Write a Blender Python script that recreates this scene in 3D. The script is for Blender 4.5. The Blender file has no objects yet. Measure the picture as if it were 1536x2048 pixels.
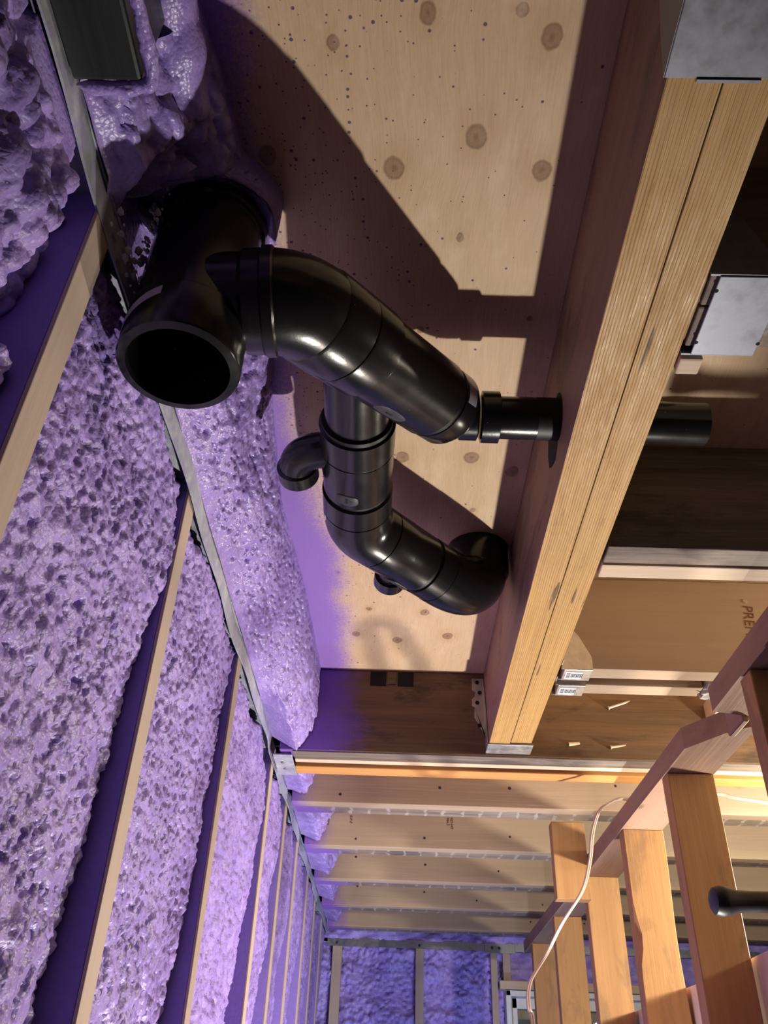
import bpy, bmesh, math, random
import numpy as np
from mathutils import Vector, Matrix
random.seed(7); rng = np.random.RandomState(11)
SC = bpy.context.scene; COL = SC.collection

# ------------------------------------------------------------------ camera (world origin = lens, z up, y = away along the beam)
F_PX = 1678.57
cam = bpy.data.cameras.new('camera'); cam_o = bpy.data.objects.new('camera', cam); COL.objects.link(cam_o)
yaw, pitch, roll = -0.0264090874, 0.631471533, 0.0397707646
fw = Vector((math.sin(yaw)*math.cos(pitch), math.cos(yaw)*math.cos(pitch), math.sin(pitch)))
r0 = Vector((math.cos(yaw), -math.sin(yaw), 0)); u0 = r0.cross(fw)
rt = r0*math.cos(roll)+u0*math.sin(roll); up = u0*math.cos(roll)-r0*math.sin(roll)
cam_o.matrix_world = Matrix(((rt.x, up.x, -fw.x, 0), (rt.y, up.y, -fw.y, 0), (rt.z, up.z, -fw.z, 0), (0, 0, 0, 1)))
cam.sensor_fit = 'VERTICAL'; cam.sensor_height = 32.0; cam.lens = F_PX*32.0/2048
cam.clip_start = 0.02; SC.camera = cam_o

# ------------------------------------------------------------------ world, lamps, exposure
w = bpy.data.worlds.new('world'); SC.world = w; w.use_nodes = True
w.node_tree.nodes['Background'].inputs[0].default_value = (0.6, 0.62, 0.7, 1)
w.node_tree.nodes['Background'].inputs[1].default_value = 0.02
def lamp(name, loc, watts, col, rad, aim=None, cone=150):
    l = bpy.data.lights.new(name, 'SPOT' if aim else 'POINT'); l.energy = watts; l.color = col; l.shadow_soft_size = rad
    o = bpy.data.objects.new(name, l); o.location = loc; COL.objects.link(o)
    if aim: l.spot_size = math.radians(cone); l.spot_blend = 0.7; o.rotation_euler = Vector(aim).to_track_quat('-Z', 'Y').to_euler()
    return o
lamp('work_light', (0.515, 1.84, -0.85), 138, (1.0, 0.94, 0.86), 0.022, (-.45, .08, 1), 132)          # work light standing low by the stud wall, tilted up
lamp('work_light_right', (1.05, 1.70, 0.375), 46, (1.0, 0.90, 0.74), 0.03)       # second work light on the other side of the studs
lamp('room_bulb', (1.5, 1.12, 0.60), 24, (1.0, 0.86, 0.68), 0.05, (-1, .45, .05), 150)                 # bulb further right in the room
lamp('far_light', (0.47, 2.85, -0.95), 52, (0.42, 0.58, 1.0), 0.08, (-.2, .45, 1), 140)                # cool light near the far wall
SC.view_settings.view_transform = 'Standard'; SC.view_settings.look = 'None'
SC.view_settings.exposure = 0.0; SC.view_settings.gamma = 1.0; SC.view_settings.use_curve_mapping = False
SC.cycles.max_bounces = 8; SC.cycles.diffuse_bounces = 5

# ------------------------------------------------------------------ key dimensions
ZB, ZT, ZJ = 0.6634, 0.85, 0.655           # beam bottom, ceiling, joist bottom
BX0, BX1 = 0.1974, 0.2869                  # beam faces
YH = 1.783                                 # near face of far header
FLOOR = -1.5

# ------------------------------------------------------------------ materials
class NT:
    def __init__(s, name):
        s.m = bpy.data.materials.new(name); s.m.use_nodes = True; s.t = s.m.node_tree; s.n = s.t.nodes; s.l = s.t.links
        s.b = s.n['Principled BSDF']; s.tc = s.n.new('ShaderNodeTexCoord'); s.geo = s.n.new('ShaderNodeNewGeometry')
        s.oi = s.n.new('ShaderNodeObjectInfo')
    def lk(s, a, b): s.l.new(a, b)
    def val(s, sock, v):
        if isinstance(v, (int, float)): sock.default_value = v
        elif isinstance(v, (tuple, list)):
            sock.default_value = tuple(v)+(1,) if len(v) == 3 and len(sock.default_value) == 4 else tuple(v)
        else: s.lk(v, sock)
    def math(s, op, a, b=None, c=None, clamp=False):
        n = s.n.new('ShaderNodeMath'); n.operation = op; n.use_clamp = clamp
        for i, v in enumerate((a, b, c)):
            if v is not None: s.val(n.inputs[i], v)
        return n.outputs[0]
    def vmath(s, op, a, b=None):
        n = s.n.new('ShaderNodeVectorMath'); n.operation = op; s.val(n.inputs[0], a)
        if b is not None: s.val(n.inputs[1], b)
        return n.outputs['Value'] if op in ('LENGTH', 'DISTANCE') else n.outputs[0]
    def obj(s, scale=(1, 1, 1), rnd=True):
        v = s.tc.outputs['Object']
        if rnd:
            c = s.n.new('ShaderNodeCombineXYZ')
            for i in range(3): s.lk(s.math('MULTIPLY', s.oi.outputs['Random'], 7.3+3.1*i), c.inputs[i])
            v = s.vmath('ADD', v, c.outputs[0])
        return s.vmath('MULTIPLY', v, scale)
    def pos(s, scale=(1, 1, 1)): return s.vmath('MULTIPLY', s.geo.outputs['Position'], scale)
    def noise(s, vec, scale, detail=4, rough=0.55, dist=0.0):
        n = s.n.new('ShaderNodeTexNoise'); s.lk(vec, n.inputs['Vector']); n.inputs['Scale'].default_value = scale
        n.inputs['Detail'].default_value = detail; n.inputs['Roughness'].default_value = rough; n.inputs['Distortion'].default_value = dist
        return n.outputs['Fac']
    def voro(s, vec, scale, feature='F1', rand=1.0):
        n = s.n.new('ShaderNodeTexVoronoi'); n.feature = feature; s.lk(vec, n.inputs['Vector']); n.inputs['Scale'].default_value = scale
        n.inputs['Randomness'].default_value = rand; return n.outputs['Distance']
    def ramp(s, fac, a, b, lo=0.0, hi=1.0, smooth=True):
        n = s.n.new('ShaderNodeMapRange'); n.interpolation_type = 'SMOOTHSTEP' if smooth else 'LINEAR'
        s.val(n.inputs[0], fac); n.inputs[1].default_value = a; n.inputs[2].default_value = b
        n.inputs[3].default_value = lo; n.inputs[4].default_value = hi; return n.outputs[0]
    def mix(s, fac, a, b, mode='MIX'):
        n = s.n.new('ShaderNodeMix'); n.data_type = 'RGBA'; n.blend_type = mode
        s.val(n.inputs[0], fac); s.val(n.inputs[6], a); s.val(n.inputs[7], b); return n.outputs[2]
    def xyz(s, vec):
        n = s.n.new('ShaderNodeSeparateXYZ'); s.lk(vec, n.inputs[0]); return n.outputs
    def bump(s, h, dist=0.001, strength=1.0):
        n = s.n.new('ShaderNodeBump'); n.inputs['Distance'].default_value = dist; n.inputs['Strength'].default_value = strength
        s.lk(h, n.inputs['Height']); s.lk(n.outputs[0], s.b.inputs['Normal'])
    def done(s, col, rough=0.6, metal=0.0, spec=0.4):
        s.val(s.b.inputs['Base Color'], col); s.val(s.b.inputs['Roughness'], rough); s.val(s.b.inputs['Metallic'], metal)
        s.b.inputs['Specular IOR Level'].default_value = spec
        return s.m

def overspray(t, col, x0=-0.21, x1=-0.10, amount=1.0):
    """purple foam mist on the surfaces next to the wall"""
    x = t.xyz(t.geo.outputs['Position'])[0]
    n1 = t.noise(t.pos(), 9, 3); n2 = t.noise(t.pos(), 420, 2, 0.6)
    x = t.math('ADD', x, 0.012)
    e = t.math('ADD', x, t.math('MULTIPLY', t.math('SUBTRACT', n1, 0.5), 0.16))
    e = t.math('ADD', e, t.math('MULTIPLY', t.math('SUBTRACT', n2, 0.5), 0.10))
    f = t.ramp(e, x0, x1, amount, 0.0)
    return t.mix(f, col, (0.20, 0.10, 0.42))

def wood(name, base, dark, axis='x', fine=220, contrast=1.0, blot=0.0, blotcol=(0.08, 0.06, 0.05), lath=False, spray=False, rough=0.62, knots=True, spec=0.3, bump=0.0006):
    t = NT(name); i = 'xyz'.index(axis)
    sc = [1.0, 1.0, 1.0]; sc[i] = 0.035
    v = t.obj(tuple(sc))
    n1 = t.noise(v, fine*0.28, 5, 0.6, 0.6); n2 = t.noise(v, fine*1.6, 3, 0.7)
    f = t.math('ADD', t.math('MULTIPLY', n1, 0.65), t.math('MULTIPLY', n2, 0.35))
    f = t.ramp(f, 0.5-0.2/contrast, 0.5+0.2/contrast)
    col = t.mix(f, dark, base)
    big = t.noise(t.obj((1, 1, 1)), 5, 2); col = t.mix(t.ramp(big, 0.3, 0.7, 0.0, 0.35), col, tuple(c*0.72 for c in base))
    if knots:
        sk = [26.0]*3; sk[i] = 9.0
        d = t.voro(t.obj(tuple(sk)), 0.42)
        k = t.ramp(d, 0.035, 0.10, 1.0, 0.0); col = t.mix(t.math('MULTIPLY', k, 0.75), col, tuple(c*0.35 for c in dark))
    if blot > 0:
        sb = [1.0]*3; sb[i] = 0.35
        b = t.noise(t.obj(tuple(sb)), 14, 6, 0.7, 0.4); b = t.ramp(b, 0.5, 0.66, 0.0, blot); col = t.mix(b, col, blotcol)
    if lath:
        x = t.xyz(t.geo.outputs['Position'])[0]
        wv = t.math('FRACT', t.math('ADD', t.math('MULTIPLY', x, 21.0), t.math('MULTIPLY', t.noise(t.pos(), 30, 2), 0.5)))
        lm = t.math('MULTIPLY', t.ramp(wv, 0.80, 0.88), t.ramp(t.noise(t.pos(), 60, 3), 0.40, 0.55)); lm = t.math('MULTIPLY', lm, t.math('LESS_THAN', t.xyz(t.geo.outputs['Normal'])[2], -0.5)); col = t.mix(t.math('MULTIPLY', lm, 0.55), col, (0.46, 0.43, 0.39))
    if spray: col = overspray(t, col, *(spray if isinstance(spray, tuple) else ()))
    t.bump(f, bump, 0.6)
    return t.done(col, rough, 0, spec)

M = {}
M['joist_new'] = wood('new_joist_wood', (0.45, 0.345, 0.235), (0.37, 0.265, 0.175), 'x', 160, 0.6, spray=(-0.25, -0.155), knots=False)
M['joist_old'] = wood('old_joist_wood', (0.30, 0.24, 0.18), (0.16, 0.12, 0.09), 'x', 200, 1.0, blot=0.6, lath=True, spray=True, knots=False)
M['header_old'] = wood('dark_header_wood', (0.21, 0.125, 0.065), (0.10, 0.06, 0.032), 'x', 90, 0.9, blot=0.75, blotcol=(0.05, 0.035, 0.025), spray=(-.15, -.055))
M['header_bottom'] = wood('weathered_underside', (0.27, 0.215, 0.17), (0.10, 0.08, 0.065), 'x', 100, 1.2, blot=0.7, knots=False)
M['fir'] = wood('orange_fir', (0.66, 0.34, 0.11), (0.50, 0.22, 0.06), 'x', 120, 0.8, spray=False, knots=False)
M['pine_edge'] = wood('pale_pine_edge', (0.72, 0.58, 0.42), (0.60, 0.45, 0.30), 'x', 160, 0.7, knots=False)
M['stud_orange'] = wood('fir_stud', (0.50, 0.285, 0.12), (0.36, 0.185, 0.07), 'z', 110, 0.8, blot=0.45, blotcol=(0.16, 0.10, 0.06))
M['plate_wood'] = wood('plate_wood', (0.37, 0.235, 0.165), (0.28, 0.165, 0.11), 'y', 110, 0.8, blot=0.25)
M['stud_front'] = wood('shaved_stud_face', (0.50, 0.395, 0.335), (0.43, 0.33, 0.27), 'z', 160, 0.6, knots=False)
M['lvl_face'] = wood('lvl_veneer_face', (0.40, 0.24, 0.17), (0.26, 0.145, 0.105), 'y', 120, 0.9, blot=0.55, blotcol=(0.09, 0.06, 0.055), knots=False)

def lvl_edge():
    t = NT('lvl_laminated_edge'); p = t.obj((1, 0.02, 1))
    wob = t.math('MULTIPLY', t.math('SUBTRACT', t.noise(t.obj((1, 1, 1)), 6, 2), 0.5), 0.006)
    x = t.math('ADD', t.xyz(t.obj((1, 1, 1), False))[0], wob)
    ln = t.math('FRACT', t.math('MULTIPLY', x, 1/0.0034)); ln = t.math('ABSOLUTE', t.math('SUBTRACT', ln, 0.5))
    n = t.noise(p, 260, 4, 0.65); n2 = t.noise(t.obj((1, 0.25, 1)), 70, 5, 0.7)
    f = t.math('ADD', t.math('MULTIPLY', t.ramp(ln, 0.22, 0.5), t.ramp(n2, 0.35, 0.65, 0.0, 0.20)), t.math('ADD', t.math('MULTIPLY', n, 0.45), t.math('MULTIPLY', t.noise(t.obj((1, 0.015, 1)), 110, 3, 0.6), 0.35)))
    col = t.mix(t.ramp(f, 0.25, 0.72), (0.60, 0.37, 0.125), (0.37, 0.195, 0.055))
    col = t.mix(t.ramp(n2, 0.60, 0.72, 0, 0.5), col, (0.30, 0.16, 0.06))
    slit = t.ramp(t.noise(t.obj((60, 3.5, 1)), 1.6, 2, 0.5), 0.70, 0.74, 0, 0.85); col = t.mix(slit, col, (0.10, 0.055, 0.025))
    t.bump(t.math('SUBTRACT', n, t.math('MULTIPLY', t.ramp(ln, 0.3, 0.5), 0.25)), 0.0014, 0.8)
    return t.done(col, t.ramp(n2, 0.3, 0.7, 0.35, 0.6), 0, 0.45)
M['lvl_edge'] = lvl_edge()

KNOTS = [(-.078, .39, 7), (.013, .361, 9), (.133, .382, 11), (.069, .483, 12), (-.018, .521, 12), (.144, .521, 11), (-.156, .508, 10), (.107, 1.012, 12),
         (.175, 1.044, 11), (.052, 1.506, 10), (.104, 1.605, 12), (-.003, 1.63, 11), (-.092, 1.607, 9), (-.062, 1.498, 6), (.018, .753, 5), (.102, .358, 6),
         (.061, .609, 5), (-.001, 1.015, 11), (.06, 1.35, 9), (.16, .73, 4), (-.12, 1.36, 5), (.12, 1.15, 5)]
def plywood():
    t = NT('plywood_subfloor'); P = t.pos(); o = t.xyz(P)
    warp = t.math('MULTIPLY', t.math('SUBTRACT', t.noise(P, 5, 2), 0.5), 0.035)
    c = t.n.new('ShaderNodeCombineXYZ'); t.lk(t.math('ADD', o[0], warp), c.inputs[0]); t.lk(t.math('MULTIPLY', o[1], 0.05), c.inputs[1])
    g1 = t.noise(c.outputs[0], 60, 5, 0.6); g2 = t.noise(c.outputs[0], 420, 3, 0.7)
    f = t.math('ADD', t.math('MULTIPLY', g1, 0.35), t.math('MULTIPLY', g2, 0.65))
    col = t.mix(t.ramp(f, 0.25, 0.72), (0.53, 0.365, 0.215), (0.64, 0.465, 0.29))
    bl = t.noise(P, 6, 4, 0.6); col = t.mix(t.ramp(bl, 0.5, 0.75, 0, 0.5), col, (0.70, 0.50, 0.33))
    kmax = None; kh = None; kc = None
    wob = t.math('MULTIPLY', t.math('SUBTRACT', t.noise(P, 60, 2), 0.5), 0.006)
    for kx, ky, kr in KNOTS:
        d = t.vmath('LENGTH', t.vmath('MULTIPLY', t.vmath('SUBTRACT', P, (kx, ky, ZT)), (1, 0.8, 0)))
        d = t.math('ADD', d, wob); r = kr*0.001
        a = t.ramp(d, r*0.75, r*1.1, 1, 0); h = t.ramp(d, r, r*3.2, 1, 0)
        kmax = a if kmax is None else t.math('MAXIMUM', kmax, a); kh = h if kh is None else t.math('MAXIMUM', kh, h)
        c0 = t.ramp(d, 0, r*0.45, 1, 0); c0 = t.math('MAXIMUM', c0, t.math('MULTIPLY', t.ramp(t.math('ABSOLUTE', t.math('SUBTRACT', d, r*.85)), 0, r*.22, 1, 0), .7)); kc = c0 if kc is None else t.math('MAXIMUM', kc, c0)
    col = t.mix(t.math('MULTIPLY', kh, 0.30), col, (0.44, 0.26, 0.12))
    ring = t.noise(P, 240, 4, 0.7); col = t.mix(t.math('MULTIPLY', kmax, 0.85), col, t.mix(ring, (0.16, 0.085, 0.04), (0.40, 0.23, 0.12)))
    col = t.mix(t.math('MULTIPLY', kc, 0.55), col, (0.13, 0.07, 0.035))
    pale = t.ramp(t.noise(t.vmath('MULTIPLY', P, (1, .35, 1)), 26, 5, 0.65), 0.5, 0.72, 0, 0.45); col = t.mix(pale, col, (0.74, 0.58, 0.40))
    # purple foam dots, denser towards the wall, and mist at its edge
    for scale, r in ((75, 0.16), (150, 0.17)):
        v = t.n.new('ShaderNodeTexVoronoi'); t.lk(P, v.inputs['Vector']); v.inputs['Scale'].default_value = scale
        pick = t.xyz(v.outputs['Color'])[0]
        dens = t.ramp(t.math('ADD', o[0], t.math('MULTIPLY', o[1], 0.10)), -0.13, 0.16, 0.75, 0.06)
        m = t.math('MULTIPLY', t.ramp(v.outputs['Distance'], r*0.7, r*1.1, 1, 0), t.math('LESS_THAN', pick, dens))
        col = t.mix(t.math('MULTIPLY', m, 0.9), col, (0.06, 0.03, 0.12))
    y_shift = t.ramp(o[1], 0.9, 1.35, 0.0, 0.055)
    e = t.math('SUBTRACT', t.math('ADD', o[0], t.math('MULTIPLY', t.math('SUBTRACT', t.noise(P, 330, 2), 0.5), 0.06)), y_shift)
    e = t.math('ADD', e, t.math('MULTIPLY', t.math('SUBTRACT', t.noise(P, 8, 2), 0.5), 0.06))
    m = t.ramp(e, -0.205, -0.135, 1, 0); col = t.mix(m, col, (0.27, 0.15, 0.50))
    t.bump(t.math('ADD', f, t.math('MULTIPLY', t.noise(P, 180, 3), 0.5)), 0.0012, 0.5)
    return t.done(col, 0.6, 0, 0.3)
M['plywood'] = plywood()

def foam(name, a, b, shine=0.0):
    t = NT(name); P = t.pos()
    n = t.noise(P, 22, 5, 0.6); n2 = t.noise(P, 190, 3, 0.6)
    col = t.mix(t.ramp(n, 0.3, 0.7), a, b)
    col = t.mix(t.ramp(n2, 0.35, 0.75, 0, 0.35), col, tuple(min(1, c*1.35) for c in b))
    v = t.voro(P, 260); v = t.math('SUBTRACT', 1.0, t.math('MULTIPLY', v, v))
    t.bump(t.math('ADD', v, t.math('MULTIPLY', t.noise(P, 500, 2), 0.4)), 0.0012, 0.5)
    return t.done(col, 0.42-shine, 0, 0.5)
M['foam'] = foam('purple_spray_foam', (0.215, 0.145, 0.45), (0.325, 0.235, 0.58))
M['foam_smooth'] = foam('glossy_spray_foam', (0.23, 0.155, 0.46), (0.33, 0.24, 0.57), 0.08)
M['foam_far_cool_lit'] = foam('cool_lit_far_foam', (0.28, 0.21, 0.66), (0.38, 0.30, 0.76))  # same foam coloured bluer and lighter, for the cool light at the far end
def film():
    t = NT('purple_foam_film'); n = t.noise(t.pos(), 160, 3)
    t.bump(n, 0.0008, 0.5); return t.done(t.mix(n, (0.17, 0.12, 0.42), (0.25, 0.175, 0.52)), 0.55)
M['film'] = film()
def steel(name, c=(0.55, 0.57, 0.60), spray=0.0, metal=0.85, rough=0.38):
    t = NT(name); n = t.noise(t.obj(), 70, 5, 0.65); v = t.noise(t.obj(), 18, 2)
    f = t.math('ADD', t.math('MULTIPLY', v, 0.45), t.math('MULTIPLY', n, 0.65))
    col = t.mix(t.ramp(f, 0.2, 0.9), tuple(x*0.55 for x in c), tuple(x*1.12 for x in c))
    if spray: col = t.mix(t.ramp(t.noise(t.pos(), 70, 5, 0.7), 0.42, 0.62, 0, spray), col, (0.36, 0.30, 0.56))
    return t.done(col, t.ramp(f, 0.3, 0.8, rough-0.08, rough+0.14), metal, 0.5)
M['steel'] = steel('galvanized_steel', (0.27, 0.28, 0.32), 0, 0.7, 0.45); M['track'] = steel('dusty_galvanized_track', (0.50, 0.54, 0.56), 0.65, 0.4, 0.5)
M['hanger'] = steel('hanger_steel', (0.62, 0.58, 0.50), 0, 0.75, 0.36)
def abs_mat():
    t = NT('black_abs_plastic'); n = t.noise(t.obj(), 30, 4); s = t.noise(t.obj(), 300, 2)
    d = t.voro(t.pos(), 120); dust = t.ramp(d, 0.04, 0.07, 1, 0)
    pick = t.ramp(t.noise(t.pos(), 40, 2), 0.60, 0.64); dust = t.math('MULTIPLY', dust, pick)
    col = t.mix(t.math('MULTIPLY', dust, 0.7), t.mix(n, (0.006, 0.006, 0.007), (0.009, 0.009, 0.010)), (0.4, 0.38, 0.4))
    t.bump(s, 0.0002, 0.3); return t.done(col, t.ramp(n, 0.2, 0.8, 0.19, 0.25), 0, 0.5)
M['abs'] = abs_mat()
def plain(name, c, rough=0.6, metal=0.0, scale=60):
    t = NT(name); n = t.noise(t.obj(), scale, 3); return t.done(t.mix(n, tuple(x*0.85 for x in c), tuple(min(1, x*1.1) for x in c)), rough, metal)
M['abs_mark'] = plain('matte_abs_mark', (0.035, 0.036, 0.040), 0.5, 0, 500)
M['ring'] = plain('glue_and_groove_shade_black', (0.004, 0.004, 0.004), 0.5)  # blacker than the pipe, to paint in the shade between hubs
M['white_label'] = plain('white_label', (0.74, 0.74, 0.76), 0.45); M['ink'] = plain('black_ink', (0.03, 0.03, 0.035), 0.6)
M['grey_label'] = plain('grey_sticker', (0.42, 0.40, 0.46), 0.4)
M['stamp'] = plain('brown_stamp_ink', (0.16, 0.085, 0.045), 0.8)
M['cord'] = plain('clear_lamp_cord', (0.50, 0.38, 0.31), 0.3); M['rubber'] = plain('black_rubber', (0.02, 0.021, 0.022), 0.45)
M['concrete'] = plain('concrete', (0.10, 0.097, 0.095), 0.9, 0, 12); M['drywall'] = plain('pink_board', (0.62, 0.46, 0.38), 0.8)
M['vinyl'] = plain('white_vinyl', (0.72, 0.76, 0.80), 0.35); M['stone'] = plain('grey_plaster_lump', (0.46, 0.45, 0.43), 0.9, 0, 110)
M['dark_plate'] = wood('wet_dark_board', (0.035, 0.040, 0.038), (0.012, 0.014, 0.014), 'y', 60, 0.9, knots=False, rough=0.35)
M['seam_shade'] = plain('brown_seam_shade', (0.07, 0.035, 0.015), 0.8)
M['hole'] = plain('dark_hole', (0.012, 0.010, 0.010), 0.9); M['nail'] = plain('zinc_nail', (0.62, 0.52, 0.36), 0.35, 0.6)
M['plaster'] = plain('pale_plaster_crumbs', (0.72, 0.72, 0.72), 0.9, 0, 200)
def glass():
    t = NT('dark_window_glass'); t.b.inputs['Transmission Weight'].default_value = 0.9; t.b.inputs['IOR'].default_value = 1.45
    return t.done((0.75, 0.85, 0.82), 0.02, 0, 0.5)
M['glass'] = glass(); M['well'] = plain('green_window_well', (0.10, 0.13, 0.11), 0.9, 0, 8)

# ------------------------------------------------------------------ mesh helpers (world coordinates in; obj() makes them local)
def bmn(): return bmesh.new()
def box(bm, x0, x1, y0, y1, z0, z1, bev=0.0, mi=0):
    b = bmesh.new(); bmesh.ops.create_cube(b, size=1.0)
    for v in b.verts: v.co = Vector((x0+(v.co.x+.5)*(x1-x0), y0+(v.co.y+.5)*(y1-y0), z0+(v.co.z+.5)*(z1-z0)))
    if bev: bmesh.ops.bevel(b, geom=list(b.edges), offset=bev, segments=2, affect='EDGES', profile=0.5)
    merge(bm, b, mi); return bm
def merge(bm, b, mi=None, smooth=None):
    vm = {}
    for v in b.verts: vm[v] = bm.verts.new(v.co)
    for f in b.faces:
        try: nf = bm.faces.new([vm[v] for v in f.verts])
        except ValueError: continue
        nf.material_index = f.material_index if mi is None else mi; nf.smooth = f.smooth if smooth is None else smooth
    b.free()
def frame(d):
    d = Vector(d).normalized(); a = Vector((0, 0, 1)) if abs(d.z) < 0.9 else Vector((0, 1, 0))
    s = d.cross(a).normalized(); return d, s, s.cross(d)
def rings(bm, rs, closed_ends=(True, True), mi=0):
    """rs = list of lists of vectors, quads between"""
    vs = [[bm.verts.new(p) for p in r] for r in rs]; n = len(vs[0])
    for a, b in zip(vs, vs[1:]):
        for i in range(n):
            f = bm.faces.new((a[i], a[(i+1) % n], b[(i+1) % n], b[i])); f.smooth = True; f.material_index = mi
    if closed_ends[0]: bm.faces.new(list(reversed(vs[0]))).material_index = mi
    if closed_ends[1]: bm.faces.new(vs[-1]).material_index = mi
def lathe(bm, o, d, prof, seg=56, ends=(True, True), mi=0):
    o = Vector(o); d, s, u = frame(d); rs = []
    for t, r in prof: rs.append([o+d*t+(s*math.cos(a)+u*math.sin(a))*r for a in [2*math.pi*i/seg for i in range(seg)]])
    rings(bm, rs, ends, mi); return bm
def sweep(bm, pts, rad, seg=16, ends=(True, True), mi=0):
    pts = [Vector(p) for p in pts]; n = len(pts); rad = rad if isinstance(rad, (list, tuple)) else [rad]*n
    tan = [(pts[min(i+1, n-1)]-pts[max(i-1, 0)]).normalized() for i in range(n)]
    _, s, u = frame(tan[0]); rs = []
    for i in range(n):
        s = (s-tan[i]*s.dot(tan[i])).normalized(); u = tan[i].cross(s)
        rs.append([pts[i]+(s*math.cos(a)+u*math.sin(a))*rad[i] for a in [2*math.pi*k/seg for k in range(seg)]])
    rings(bm, rs, ends, mi); return bm
def spline(pts, k=10):
    P = [Vector(p) for p in pts]; P = [P[0]*2-P[1]]+P+[P[-1]*2-P[-2]]; out = []
    for i in range(1, len(P)-2):
        for j in range(k):
            t = j/k; a, b, c, d = P[i-1:i+3]
            out.append(0.5*((2*b)+(c-a)*t+(2*a-5*b+4*c-d)*t*t+(3*b-a-3*c+d)*t**3))
    out.append(P[-2]); return out
def prism(bm, poly, ax, a0, a1, mi=0):
    """extrude a 2D polygon along axis ax from a0 to a1; poly in the two other axes (order x,y,z)"""
    def P(p, a):
        q = list(p); q.insert(ax, a); return bm.verts.new(q)
    A = [P(p, a0) for p in poly]; B = [P(p, a1) for p in poly]; n = len(poly)
    fs = [bm.faces.new(A), bm.faces.new(B)]+[bm.faces.new((A[i], B[i], B[(i+1) % n], A[(i+1) % n])) for i in range(n)]
    for f in fs: f.material_index = mi
    bmesh.ops.recalc_face_normals(bm, faces=fs); return bm
def sharpen(bm, deg=34):
    for e in bm.edges:
        if len(e.link_faces) == 2 and e.calc_face_angle(0) > math.radians(deg): e.smooth = False
def setp(o, label=None, cat=None, group=None, kind=None):
    for k, v in (('label', label), ('category', cat), ('group', group), ('kind', kind)):
        if v: o[k] = v
    return o
def obj(name, bm, mats, parent=None, label=None, cat=None, group=None, kind=None, recalc=True):
    if recalc: bmesh.ops.recalc_face_normals(bm, faces=list(bm.faces))
    sharpen(bm); me = bpy.data.meshes.new(name)
    if parent is None:
        lo = Vector((min(v.co[i] for v in bm.verts) for i in range(3))); hi = Vector((max(v.co[i] for v in bm.verts) for i in range(3)))
        off = Vector(((lo.x+hi.x)/2, (lo.y+hi.y)/2, lo.z))
    else:
        off = Vector((0, 0, 0)); q = parent
        while q: off += q.location; q = q.parent
    bmesh.ops.translate(bm, verts=list(bm.verts), vec=-off); bm.to_mesh(me); bm.free()
    for m in (mats if isinstance(mats, (list, tuple)) else [mats]): me.materials.append(m)
    o = bpy.data.objects.new(name, me); COL.objects.link(o)
    if parent is None: o.location = off
    else: o.parent = parent
    return setp(o, label, cat, group, kind)
def thing(name, loc, label, cat, group=None):
    o = bpy.data.objects.new(name, None); COL.objects.link(o); o.location = loc; o.empty_display_size = 0.02
    return setp(o, label, cat, group)
def dup(root, delta, label):
    c = root.copy(); COL.objects.link(c); c.location = root.location+Vector(delta); c['label'] = label
    for ch in root.children:
        k = ch.copy(); COL.objects.link(k); k.parent = c
        for g in ch.children:
            j = g.copy(); COL.objects.link(j); j.parent = k
    return c
def text_mesh(name, s, size, mw, mat, parent, ext=0.0003):
    cu = bpy.data.curves.new(name, 'FONT'); cu.body = s; cu.size = size; cu.extrude = ext
    o = bpy.data.objects.new(name, cu); COL.objects.link(o); dg = bpy.context.evaluated_depsgraph_get()
    me = bpy.data.meshes.new_from_object(o.evaluated_get(dg)); bpy.data.objects.remove(o)
    off = Vector((0, 0, 0)); q = parent
    while q: off += q.location; q = q.parent
    me.transform(Matrix.Translation(-off) @ mw); me.materials.clear(); me.materials.append(mat)
    k = bpy.data.objects.new(name, me); COL.objects.link(k); k.parent = parent; return k
def axes(o, ex, ey): # matrix with local x -> ex, local y -> ey
    ex, ey = Vector(ex), Vector(ey); ez = ex.cross(ey)
    return Matrix(((ex.x, ey.x, ez.x, o[0]), (ex.y, ey.y, ez.y, o[1]), (ex.z, ey.z, ez.z, o[2]), (0, 0, 0, 1)))

# ------------------------------------------------------------------ the setting
XL, XR, YN, YF = -0.42, 3.2, -2.2, 4.02
def struct(name, dims, mat): return obj(name, box(bmn(), *dims), mat, kind='structure')
struct('floor', (XL-.1, XR+.1, YN-.1, 4.3, FLOOR-.1, FLOOR), M['concrete'])
struct('ceiling', (XL-.1, XR+.1, YN-.1, 4.3, ZT, ZT+.03), M['plywood'])
struct('wall_left', (XL-.1, XL, YN, 4.2, FLOOR, ZT), M['concrete'])
struct('wall_right', (XR, XR+.1, YN, 4.2, FLOOR, ZT), M['concrete'])
struct('wall_near', (XL-.1, XR+.1, YN-.1, YN, FLOOR, ZT), M['concrete'])
WX0, WX1, WZ0, WZ1 = 0.480, 1.16, -0.25, 0.475
bm = bmn()
for d in ((XL-.1, WX0, 4.12, 4.2, FLOOR, ZT), (WX1, XR+.1, 4.12, 4.2, FLOOR, ZT), (WX0, WX1, 4.12, 4.2, WZ1, ZT), (WX0, WX1, 4.12, 4.2, FLOOR, WZ0)): box(bm, *d)
obj('wall_far', bm, M['concrete'], kind='structure')
win = setp(thing('window_1', (0.82, 4.05, WZ0), None, None), kind='structure')
bm = bmn()
for d in ((WX0, WX0+.022, 4.0, 4.12, WZ0, WZ1), (WX1-.022, WX1, 4.0, 4.12, WZ0, WZ1), (WX0, WX1, 4.0, 4.12, WZ1-.022, WZ1), (WX0, WX1, 4.0, 4.12, WZ0, WZ0+.022)): box(bm, *d, bev=.003)
obj('window_frame', bm, M['vinyl'], win)
bm = bmn()
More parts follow.
